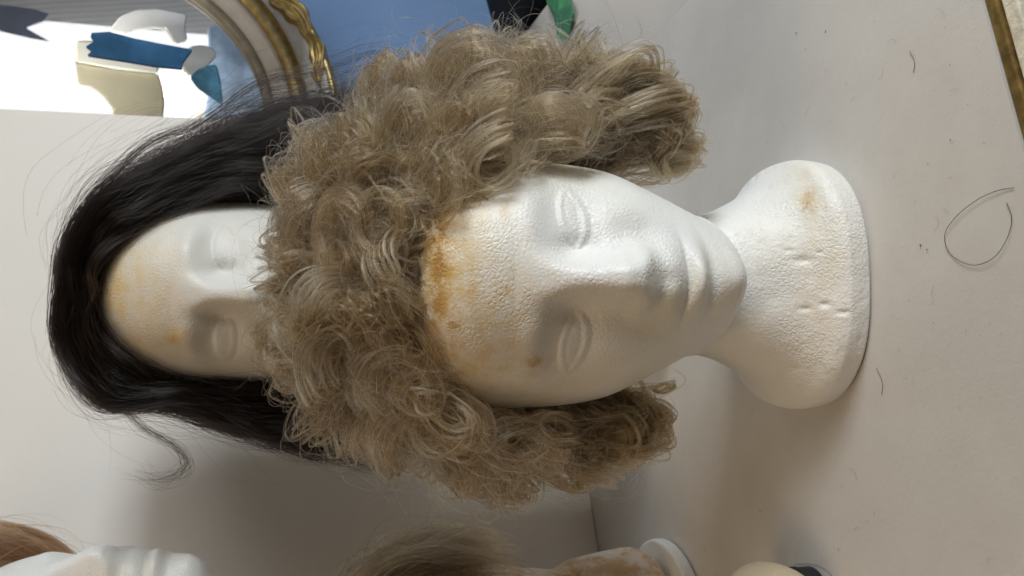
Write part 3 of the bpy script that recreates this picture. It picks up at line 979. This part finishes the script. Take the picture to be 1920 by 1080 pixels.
# strip of blue masking tape stuck on the mirror glass
M_tape = plain_mat('tape_blue', (.06, .28, .68), .6, nscale=60, nvar=.12, bump=.4, bscale=220)
gp = cen + mir_d * .0075
tp = [(172, 62), (205, 60), (250, 72), (300, 82), (360, 93), (352, 104), (344, 116), (340, 129), (290, 124), (230, 114), (190, 108), (164, 104), (172, 96), (161, 88), (176, 78), (170, 70)]
tv = [on_plane(x, y, gp, mir_d) for x, y in tp]
tv2 = [v + mir_d * .0009 for v in tv]
nn = len(tv)
cc = sum(tv) / nn
o = mesh_obj('masking_tape', [v - cc for v in tv] + [v - cc for v in tv2], [tuple(range(nn)), tuple(range(2 * nn - 1, nn - 1, -1))] + [(i, (i + 1) % nn, nn + (i + 1) % nn, nn + i) for i in range(nn)], M_tape, None, False)
o.location = tuple(cc)
tag(o, 'torn strip of blue masking tape stuck on the mirror glass', 'tape')

# ------------------------------------------------------------------ things at the picture's margins
# green tape on the low side board
M_green = plain_mat('tape_green', (.05, .22, .10), .5, nscale=60, nvar=.35, bump=.5, bscale=200)
gpoly = [(1030, -40), (1072, -40), (1070, 0), (1082, 26), (1076, 46), (1066, 76), (1052, 72), (1046, 50), (1040, 30), (1033, 6)]
gv = [on_table(x, y, .0004) + np.array([0, 0, .0025 * (1 + math.sin(i * 2.3))]) for i, (x, y) in enumerate(gpoly)]
cc = sum(gv) / len(gv)
nn = len(gv)
bm_ = bmesh.new()
lo = [bm_.verts.new(tuple(v - cc)) for v in gv]; hi = [bm_.verts.new(tuple(v - cc + np.array([0, 0, .0012]))) for v in gv]
ml = bm_.verts.new((0, 0, -.0008)); mh = bm_.verts.new((0, 0, .0060))
for i in range(nn):
    j = (i + 1) % nn
    bm_.faces.new((lo[i], lo[j], hi[j], hi[i])); bm_.faces.new((hi[i], hi[j], mh)); bm_.faces.new((lo[j], lo[i], ml))
o = bm_obj('tape_strip', bm_, M_green)
o.location = tuple(cc)
tag(o, 'crinkled strip of green tape on the flat white side board above the curly wig', 'tape')
# black block put where the dark gap before the blue wall is
M_black = plain_mat('plain_black', (.008, .009, .012), .5, nscale=50, nvar=.4, bump=.3, bscale=160)
kb0 = on_table(1032, -60)[:2]; kb1 = on_table(982, 66)[:2]
kd = norm(kb1 - kb0); kn = np.array([-kd[1], kd[0]])
if kn[0] < 0: kn = -kn
pl = [tuple(kb0 + kn * .012), tuple(kb1 + kd * .06 + kn * .012), tuple(kb1 + kd * .06 + kn * .085), tuple(kb0 + kn * .085)]
bm_ = prism(pl, .70, .006)
for v in bm_.verts: v.co.z -= .75 - .001
o = bm_obj('body', bm_, M_black)
kroot = empty('dark_gap_block', tuple(np.append(kb0 + kn * .05, -.749)))
o.parent = kroot; o.location = tuple(-np.array(kroot.location))
bm_ = prism([(p[0], p[1]) for p in pl], .05, .004)
for v in bm_.verts:
    s_ = (np.array(v.co[:2]) - kb0) @ kd
    if v.co.z > .025: v.co.z += .045 + .058 * (1 - s_ / np.linalg.norm(kb1 - kb0))
    v.co.z += -.0475
o = bm_obj('lid', bm_, M_black); o.parent = kroot; o.location = tuple(-np.array(kroot.location))
tag(kroot, 'black block filling the dark gap between the blue wall and the flat white board', 'case')

# ---- second row of heads at the left border of the table
HT_NECK = HT.copy()
lowz = HT_NECK[:, 0] < .0765
zz_ = HT_NECK[lowz, 0]
HT_NECK[lowz, 1] = np.interp(zz_, [0, .003, .010, .02, .05, .0765], [.050, .058, .064, .066, .062, .057])
HT_NECK[lowz, 2] = -np.interp(zz_, [0, .003, .010, .02, .05, .0765], [.050, .057, .062, .064, .056, .047])
HT_NECK[lowz, 3] = np.interp(zz_, [0, .003, .010, .02, .05, .0765], [.046, .052, .056, .058, .054, .057])
HT_BUST = HT_NECK.copy(); HT_BUST[~lowz, 1] *= np.interp(HT_NECK[~lowz, 0], [.076, .085, .12, .3], [1.22, 1.14, .90, .80])
H3 = np.array([-.301, .205, .0125])
third = make_head(tuple(H3), math.radians(14), M_foam_tan, 260, 260, table=HT_BUST,
                  stains_o=[(1068, 1080, 34, 20, .75)], stains_y=[(1068, 1080, 44, 26, 1.0), (1150, 1060, 30, 14, .4)])
tag(third, 'tan blotched styrofoam head on a white disc, light brown hair hanging over its face', 'wig head', 'foam wig heads')
pl = [(.074 * math.cos(a), .074 * math.sin(a)) for a in np.linspace(0, 2 * PI, 72, endpoint=False)]
bm_ = prism(pl, .0115, .003, 3)
dsc = bm_obj('foam_disc', bm_, M_foam)
dsc.location = (H3[0] + .002, H3[1] - .016, .0005)
tag(dsc, 'round white foam disc under the tan blotched head at the left border', 'disc')

HT_SLIM = HT_NECK.copy()
HT_SLIM[lowz, 1:4] *= .62
H4 = np.array([-.293, .235, .309])
fourth = make_head(tuple(H4), math.radians(66), M_foam, 300, 300, table=HT_SLIM)
tag(fourth, 'white styrofoam head in profile at the left border below a reddish brown wig', 'wig head', 'foam wig heads')


def short_wig(name, center, rz, n, mat, capmat, reach, lift, flick, wavy, label, seed):
    """hair combed from the crown down over the skull"""
    r2 = np.random.default_rng(seed)
    root = empty(name, (center[0], center[1], center[2] + .2))
    cl = r2.integers(0, 110, n); cj = r2.normal(size=(110, 4))[cl]
    az = r2.uniform(0, 2 * PI, 110)[cl] + r2.normal(size=n) * .05
    qc_ = r2.random(110)[cl]
    back_ = np.cos(az)                      # -1 front .. 1 back
    q = np.clip(qc_ + .12 * r2.normal(size=n), 0, 1)
    k = 26
    t = np.linspace(0, 1, k)[None]
    start = .12 + .5 * r2.random((n, 1)) * .5
    length = (reach * (1 + .12 * r2.normal(size=n)) * np.where(back_ < -.35, .96, 1.0))[:, None]
    pol = start + t * length
    azz = az[:, None] + .22 * cj[:, :1] * t + .10 * np.sin(t * 7 + cj[:, 1:2] * 3) * wavy
    d = np.stack([np.sin(pol) * np.sin(azz), np.sin(pol) * np.cos(azz), np.cos(pol)], -1)
    off = .004 + lift * (q[:, None] ** .7) * (1 + .15 * cj[:, 2:3]) + flick * t ** 4 * (.4 + q[:, None]) + .004 * wavy * np.sin(t * 9 + cj[:, 3:4] * 3)
    P = skull(d.reshape(-1, 3), off.reshape(-1, 1)).reshape(n, k, 3)
    P = P + smooth_noise(n, k, 3, 5) * .0009
    st = r2.random((n, 1, 1)) < .03
    P = P + np.where(st, smooth_noise(n, k, 3, 4) * .016 * t[..., None], 0)
    P = rotz(P, rz) + np.asarray(center) - np.array(root.location)
    curves_obj('hair', P, r2.uniform(.00012, .00024, n), mat, root)
    if capmat is not None:
        cap_mesh('cap', capmat, root, .004, .264, center, rz, tuple(root.location))
    tag(root, label, 'wig')
    return root


short_wig('light_brown_wig', H3, math.radians(34), 11000, M_lightbrown, None, 1.66, .007, .010, .9,
          'light brown wig on the tan blotched head at the left border', 5)
short_wig('brown_wig', at_depth(-62, 1188, .68) - np.array([0, 0, .195]), math.radians(66), 12000, M_brown, None, 2.1, .008, .0, .8,
          'fuzzy reddish brown wig above the head in profile at the left border', 6)

# risers that carry the raised heads
bm_ = prism([(-.040, -.030), (.046, -.030), (.046, .062), (-.040, .062)], BACK_LOC[2] - .0006, .004)
o = bm_obj('foam_block', bm_, M_foam); o.location = (BACK_LOC[0], BACK_LOC[1], .0003)
tag(o, 'white foam block under the raised head with the black wig', 'block')
pl = [(.042 * math.cos(a), .042 * math.sin(a)) for a in np.linspace(0, 2 * PI, 48, endpoint=False)]
bm_ = prism(pl, H4[2] - .0008, .003)
o = bm_obj('foam_column', bm_, M_foam); o.location = (H4[0] - .075, H4[1] + .02, .0004)
tag(o, 'white foam column behind the heads at the left border', 'column')

# beige foam ball and black pot at the left border
ctr = on_table(1535, 1150)
nu, nv = 48, 32
vs_ = []
for i in range(nv + 1):
    th = PI * i / nv
    for j in range(nu):
        ph = 2 * PI * j / nu
        r_ = .0345 * (1 + .025 * math.sin(3 * ph + 2 * th) + .02 * math.cos(5 * th + ph))
        vs_.append((r_ * math.sin(th) * math.cos(ph), r_ * math.sin(th) * math.sin(ph), r_ * math.cos(th) * .95))
fs_ = [(i * nu + j, (i + 1) * nu + j, (i + 1) * nu + (j + 1) % nu, i * nu + (j + 1) % nu) for i in range(nv) for j in range(nu)]
ball = mesh_obj('foam_ball', vs_, fs_, M_foam_beige)
ball.location = (ctr[0], ctr[1], .0330)
tag(ball, 'lumpy beige foam ball on the table beside a black pot at the border', 'ball')
ctr = on_table(1528, 1112)
pot = empty('pot', (ctr[0], ctr[1], .0003))
tag(pot, 'round black pot on the table next to the beige foam ball', 'pot')
pl = [(.0165 * math.cos(a), .0165 * math.sin(a)) for a in np.linspace(0, 2 * PI, 48, endpoint=False)]
bm_obj('body', prism(pl, .010, .0012, 2), M_black, pot)
bm_ = prism([(x * 1.04, y * 1.04) for x, y in pl], .004, .001, 2)
for v in bm_.verts: v.co.z += .0102
bm_obj('lid', bm_, M_black, pot)

# ---- loose hairs and specks on the table
M_strand = plain_mat('strand_dark', (.055, .040, .032), .4)
M_strand_l = plain_mat('strand_grey', (.22, .19, .17), .4)


def table_hair(pts, rad, mat, label, lift=0.0):
    W = np.array([[on_table(x, y, .0003) for x, y in pts]])
    P = bspline(W, len(pts) * 7)[0]
    P[:, 2] += rad + lift * np.abs(np.sin(np.linspace(0, PI * 2, len(P))))
    c_ = P.mean(0); c_[2] = 0
    v, f = tube_mesh(P - c_, rad, 5)
    o = mesh_obj('loose_hair', v, f, mat); o.location = tuple(c_)
    tag(o, label, 'hair', 'loose hairs on the table')
    return o


table_hair([(1902, 352), (1868, 359), (1830, 378), (1792, 410), (1773, 443), (1784, 478), (1824, 497), (1864, 485), (1890, 450), (1899, 410), (1888, 380)], .00016, M_strand, 'long dark hair lying in an open loop near the front edge of the table', .0008)
table_hair([(1706, 96), (1713, 108), (1715, 122), (1713, 136)], .00018, M_strand_l, 'short curved hair with a dark end on the table near the gilded edge')
table_hair([(1643, 690), (1652, 708), (1655, 724), (1653, 740)], .00012, M_strand, 'short thin hair on the table beside the foam base of the white head')
table_hair([(1262, 690), (1284, 706), (1280, 722), (1262, 728), (1238, 716)], .00009, M_strand_l, 'fine grey hair curled on the table beside the jaw of the white head')
table_hair([(1488, 1058), (1510, 1056), (1534, 1060), (1552, 1070), (1562, 1082)], .00012, M_strand_l, 'fine grey hair curved round the black pot')
table_hair([(1190, 30), (1200, 44), (1203, 60), (1196, 78)], .00012, M_strand_l, 'fine hair on the white board beside the light seam')
pts_sp = [(1493, 62, 2.6), (1548, 59, 2.0), (1510, 92, 1.2), (1781, 122, 1.2), (1782, 262, 1.4), (1845, 268, 1.0), (1740, 308, 1.2), (1726, 460, 2.2), (1738, 468, 1.8), (1782, 333, 1.0), (1350, 805, 1.8), (1425, 958, 1.8),
          (1586, 714, 2.4), (1382, 1050, 1.2), (1572, 1030, 1.6), (1156, 978, 1.8), (1158, 988, 1.6), (1704, 564, 1.3), (1750, 605, 1.0), (1811, 620, 1.1), (1700, 710, 1.0), (1257, 770, 1.4), (1340, 862, 1.2), (1640, 40, 1.0), (1560, 178, .9), (1676, 330, .9), (1830, 90, .9)]
r3 = np.random.default_rng(3)
for i in range(60):
    pts_sp.append((r3.uniform(1330, 1900), r3.uniform(20, 1060), r3.uniform(.4, .8)))
bm_ = bmesh.new()
for (x, y, r_) in pts_sp:
    p = on_table(x, y, .0005)
    if p[1] < f1[1] + .004 and x > 1800 and y < 330: continue
    rr = r_ * .00026
    m4 = Matrix.Translation(tuple(p + np.array([0, 0, rr * .25]))) @ Matrix.Rotation(r3.uniform(0, 6), 4, 'Z') @ Matrix.Diagonal((rr * r3.uniform(.8, 2.0), rr * .7, rr * .5, 1))
    bmesh.ops.create_icosphere(bm_, subdivisions=1, radius=1.0, matrix=m4)
for i in range(46):
    x, y = r3.uniform(1280, 1900), r3.uniform(10, 1070)
    p = on_table(x, y, .0006)
    if y < 330 and x > 1800: continue
    a0 = r3.uniform(0, 2 * PI); ln_ = r3.uniform(.002, .007); cv = r3.normal() * 1.2
    pts_ = [p + ln_ * np.array([math.cos(a0 + cv * t_) * t_, math.sin(a0 + cv * t_) * t_, .02 * t_]) for t_ in np.linspace(0, 1, 6)]
    v_, f_ = tube_mesh(pts_, .00005, 4)
    bv = [bm_.verts.new(tuple(q_)) for q_ in v_]
    for q_ in f_: bm_.faces.new([bv[j] for j in q_])
sp = bm_obj('specks', bm_, M_strand)
tag(sp, 'dark specks of dust scattered over the white table', 'specks', kind='stuff')

# ---- what stands before the table's front edge
M_pale = plain_mat('plastic_pale', (.66, .70, .74), .4, nscale=12, nvar=.04)
M_stone = plain_mat('pouch_grey', (.20, .175, .155), .8, nscale=70, nvar=.2, bump=.4, bscale=200)
bp0 = on_table(1905, 120, -.06)
pbx = empty('storage_box', (bp0[0] + .06, bp0[1] - .02, -.75))
pl = [(-.11, -.10), (.13, -.10), (.13, .055), (-.11, .055)]
bm_obj('body', prism(pl, .67, .004), M_pale, pbx)
bm_ = prism([(x * 1.03, y * 1.03) for x, y in pl], .018, .003)
for v in bm_.verts: v.co.z += .6703
bm_obj('lid', bm_, M_pale, pbx)
pbx.rotation_euler = (0, 0, math.atan2(fd[1], fd[0]))
tag(pbx, 'pale plastic storage box below the gilded front edge of the table', 'box')

# ---- things that show only in the mirror: they stand before the wall and are seen reflected
def mirrored(x, y, d):
    """the real place of what the mirror shows here, d metres away from the glass"""
    p = on_plane(x, y, cen, mir_d)
    r_ = norm(p - CAM)
    return p + (r_ - 2 * (r_ @ mir_d) * mir_d) * d


def mirrored_slab(name, pts, d, thick, mat, label, cat, parent=None):
    P = [mirrored(x, y, d) for x, y in pts]
    p = on_plane(200, 120, cen, mir_d); r_ = norm(p - CAM); r_ = r_ - 2 * (r_ @ mir_d) * mir_d
    c_ = sum(P) / len(P)
    n_ = len(P)
    V = [v - c_ for v in P] + [v - c_ + r_ * thick for v in P]
    F = [tuple(range(n_)), tuple(range(2 * n_ - 1, n_ - 1, -1))] + [(i, (i + 1) % n_, n_ + (i + 1) % n_, n_ + i) for i in range(n_)]
    bm_ = bmesh.new()
    vv = [bm_.verts.new(tuple(v)) for v in V]
    for f in F: bm_.faces.new([vv[i] for i in f])
    bmesh.ops.recalc_face_normals(bm_, faces=bm_.faces[:])
    bmesh.ops.bevel(bm_, geom=[e for e in bm_.edges], offset=min(.003, thick * .2), segments=2, affect='EDGES')
    o = bm_obj(name, bm_, mat, parent); o.location = tuple(c_)
    if label: tag(o, label, cat)
    return o


M_taupe = plain_mat('plastic_taupe', (.42, .38, .27), .5, nscale=20, nvar=.06)
M_cream = plain_mat('plastic_cream', (.78, .77, .68), .45, nscale=20, nvar=.05)
M_white = plain_mat('plastic_white', (.86, .85, .82), .5, nscale=20, nvar=.03)
M_cloth = plain_mat('cloth_blue', (.10, .30, .46), .8, nscale=40, nvar=.3, bump=.5, bscale=150)
M_paleb = plain_mat('film_blue', (.45, .58, .74), .35, nscale=25, nvar=.3)
M_pink = plain_mat('paper_pink', (.90, .83, .78), .7, nscale=60, nvar=.06)
br = empty('bracket', tuple(mirrored(225, 150, .20)))
bl = np.array(br.location)
for nm, pts, dd, mt in (('plate', [(145, 112), (150, 165), (175, 170), (198, 188), (216, 212), (214, 250), (305, 250), (311, 200), (306, 165), (298, 145), (220, 137), (148, 124)], .205, M_taupe),
                        ('flange', [(146, 84), (146, 124), (190, 131), (296, 145), (303, 130), (303, 100), (240, 92), (180, 84)], .195, M_cream)):
    o = mirrored_slab(nm, pts, dd, .012, mt, None, None, br); o.location = tuple(np.array(o.location) - bl)
tag(br, 'taupe bracket with a cream flange, seen in the mirror below the blue tape', 'bracket')
mirrored_slab('foam_hook', [(205, 66), (228, 38), (262, 25), (296, 22), (330, 28), (354, 33), (350, 60), (354, 84), (330, 90), (312, 62), (286, 60), (250, 66), (236, 72)], .24, .02, M_white, 'curved white foam hook seen in the mirror above the blue tape', 'hook')
mirrored_slab('foam_cup', [(342, 128), (346, 110), (358, 94), (380, 91), (402, 96), (410, 112), (398, 124), (384, 140), (366, 150), (350, 146)], .235, .02, M_white, 'white foam cup seen in the mirror at the end of the blue tape', 'cup')
mirrored_slab('cloth', [(358, 152), (372, 138), (398, 128), (408, 128), (416, 160), (420, 205), (398, 190), (372, 172)], .225, .012, M_cloth, 'folded teal blue cloth seen in the mirror beside the frame', 'cloth')
mirrored_slab('plastic_film', [(392, 60), (430, 50), (480, 60), (560, 120), (560, 260), (380, 260), (396, 160)], .27, .012, M_paleb, 'pale blue plastic film seen in the mirror along the frame', 'film')
mirrored_slab('paper', [(300, 138), (345, 128), (376, 150), (410, 190), (440, 260), (310, 260), (313, 200)], .30, .01, M_pink, 'pinkish white paper seen in the mirror beside the taupe bracket', 'paper')
# window and the grey slatted wall behind it
M_win, nt, b = new_mat('window_daylight')
b.inputs['Base Color'].default_value = (.8, .8, .8, 1)
b.inputs['Emission Color'].default_value = (.97, .99, 1.0, 1); b.inputs['Emission Strength'].default_value = 1.02
wq = [mirrored(x, y, 1.75) for x, y in [(-60, 40), (95, 44), (300, 62), (520, 80), (520, 330), (-60, 330)]]
cc = sum(wq) / len(wq)
o = mesh_obj('window', [v - cc for v in wq], [tuple(range(len(wq)))], M_win, None, False); o.location = tuple(cc)
tag(o, 'bright daylight window seen in the mirror', 'window', kind='structure')
M_slat, nt, b = new_mat('slats_grey')
tc = N(nt, 'ShaderNodeTexCoord'); wv_ = N(nt, 'ShaderNodeTexWave', Scale=16.0, Distortion=1.5, Detail=3.0); wv_.bands_direction = 'X'
wv_.inputs['Detail Scale'].default_value = .6
nt.links.new(tc.outputs['Object'], wv_.inputs['Vector'])
nt.links.new(mix_col(nt, wv_.outputs['Fac'], (.62, .62, .62), (.82, .81, .80)), b.inputs['Base Color'])
b.inputs['Roughness'].default_value = .6
wq = [mirrored(x, y, 2.2) for x, y in [(-150, -260), (560, -260), (560, 420), (-150, 420)]]
cc = sum(wq) / 4
xx = norm((wq[1] - wq[0])); yy = norm((wq[3] - wq[0]) - xx * ((wq[3] - wq[0]) @ xx)); zz2 = np.cross(xx, yy)
loc_ = [((v - cc) @ yy, (v - cc) @ xx, (v - cc) @ zz2) for v in wq]
o = mesh_obj('wall', loc_, [(0, 1, 2, 3)], M_slat, None, False)
o.matrix_world = Matrix(((yy[0], xx[0], -zz2[0], cc[0]), (yy[1], xx[1], -zz2[1], cc[1]), (yy[2], xx[2], -zz2[2], cc[2]), (0, 0, 0, 1)))
tag(o, 'grey slatted wall seen in the mirror above the window', 'wall', kind='structure')
mirrored_slab('grey_beam', [(-60, 8), (0, 13), (60, 20), (95, 30), (84, 44), (50, 56), (96, 82), (60, 76), (0, 62), (-60, 50)], 1.6, .02, plain_mat('beam_grey', (.46, .50, .60), .6, nscale=10, nvar=.1), 'blue grey beam seen in the mirror across the window top', 'beam')

# ------------------------------------------------------------------ camera, light, world
cam = bpy.data.cameras.new('camera'); co = bpy.data.objects.new('camera', cam); COL.objects.link(co)
Mx = Matrix(((-UPV[0], RT[0], -FW[0], CAM[0]), (-UPV[1], RT[1], -FW[1], CAM[1]), (-UPV[2], RT[2], -FW[2], CAM[2]), (0, 0, 0, 1)))
co.matrix_world = Mx
cam.sensor_fit = 'HORIZONTAL'; cam.sensor_width = 36; cam.lens = 36 * FPX / 1920
cam.clip_start = .01; cam.clip_end = 50
cam.dof.use_dof = True; cam.dof.focus_distance = .40; cam.dof.aperture_fstop = 20.0
SC.camera = co



def area(name, loc, target, sx, sy, power, col):
    l = bpy.data.lights.new(name, 'AREA'); l.shape = 'RECTANGLE'; l.size = sx; l.size_y = sy; l.energy = power; l.color = col
    o = bpy.data.objects.new(name, l); COL.objects.link(o); o.location = loc
    o.rotation_euler = (Vector(target) - Vector(loc)).to_track_quat('-Z', 'Y').to_euler()
    return o


def from_dir(az, el, dist, c=(0, 0, .22)):
    az = math.radians(az); el = math.radians(el)
    return tuple(np.array(c) + dist * np.array([math.sin(az) * math.cos(el), -math.cos(az) * math.cos(el), math.sin(el)]))


area('window_light', from_dir(67, 13, 1.45), (0, 0.05, .24), .55, .32, 15.5, (.90, .97, 1.0))
area('room_light', from_dir(54, 28, 1.5), (0, 0, .2), .6, .6, 4.6, (1.0, .98, .94))
area('ceiling_light', (-.8, -.6, 1.5), (0, 0.1, .1), .8, .8, 5.4, (1.0, .73, .45))
lb = area('reflection_fill', (.24, .63, 1.0), (.50, .48, .60), .2, .2, 2.6, (1.0, .97, .92)); lb.data.spread = math.radians(60)  # added fill with no real lamp there, brightens the mirrored slabs and the wall
w = bpy.data.worlds.new('World'); SC.world = w; w.use_nodes = True
w.node_tree.nodes['Background'].inputs['Color'].default_value = (1.0, .80, .58, 1)
w.node_tree.nodes['Background'].inputs['Strength'].default_value = .085

vs = SC.view_settings
vs.view_transform = 'Standard'; vs.look = 'None'; vs.exposure = 0; vs.gamma = 1; vs.use_curve_mapping = False
SC.display_settings.display_device = 'sRGB'
cy = SC.cycles
cy.max_bounces = 10; cy.diffuse_bounces = 4; cy.glossy_bounces = 4; cy.transmission_bounces = 8; cy.transparent_max_bounces = 8
cy.use_denoising = True
cy.sample_clamp_indirect = 6
try:
    SC.cycles_curves.shape = 'RIBBONS'
except Exception:
    pass
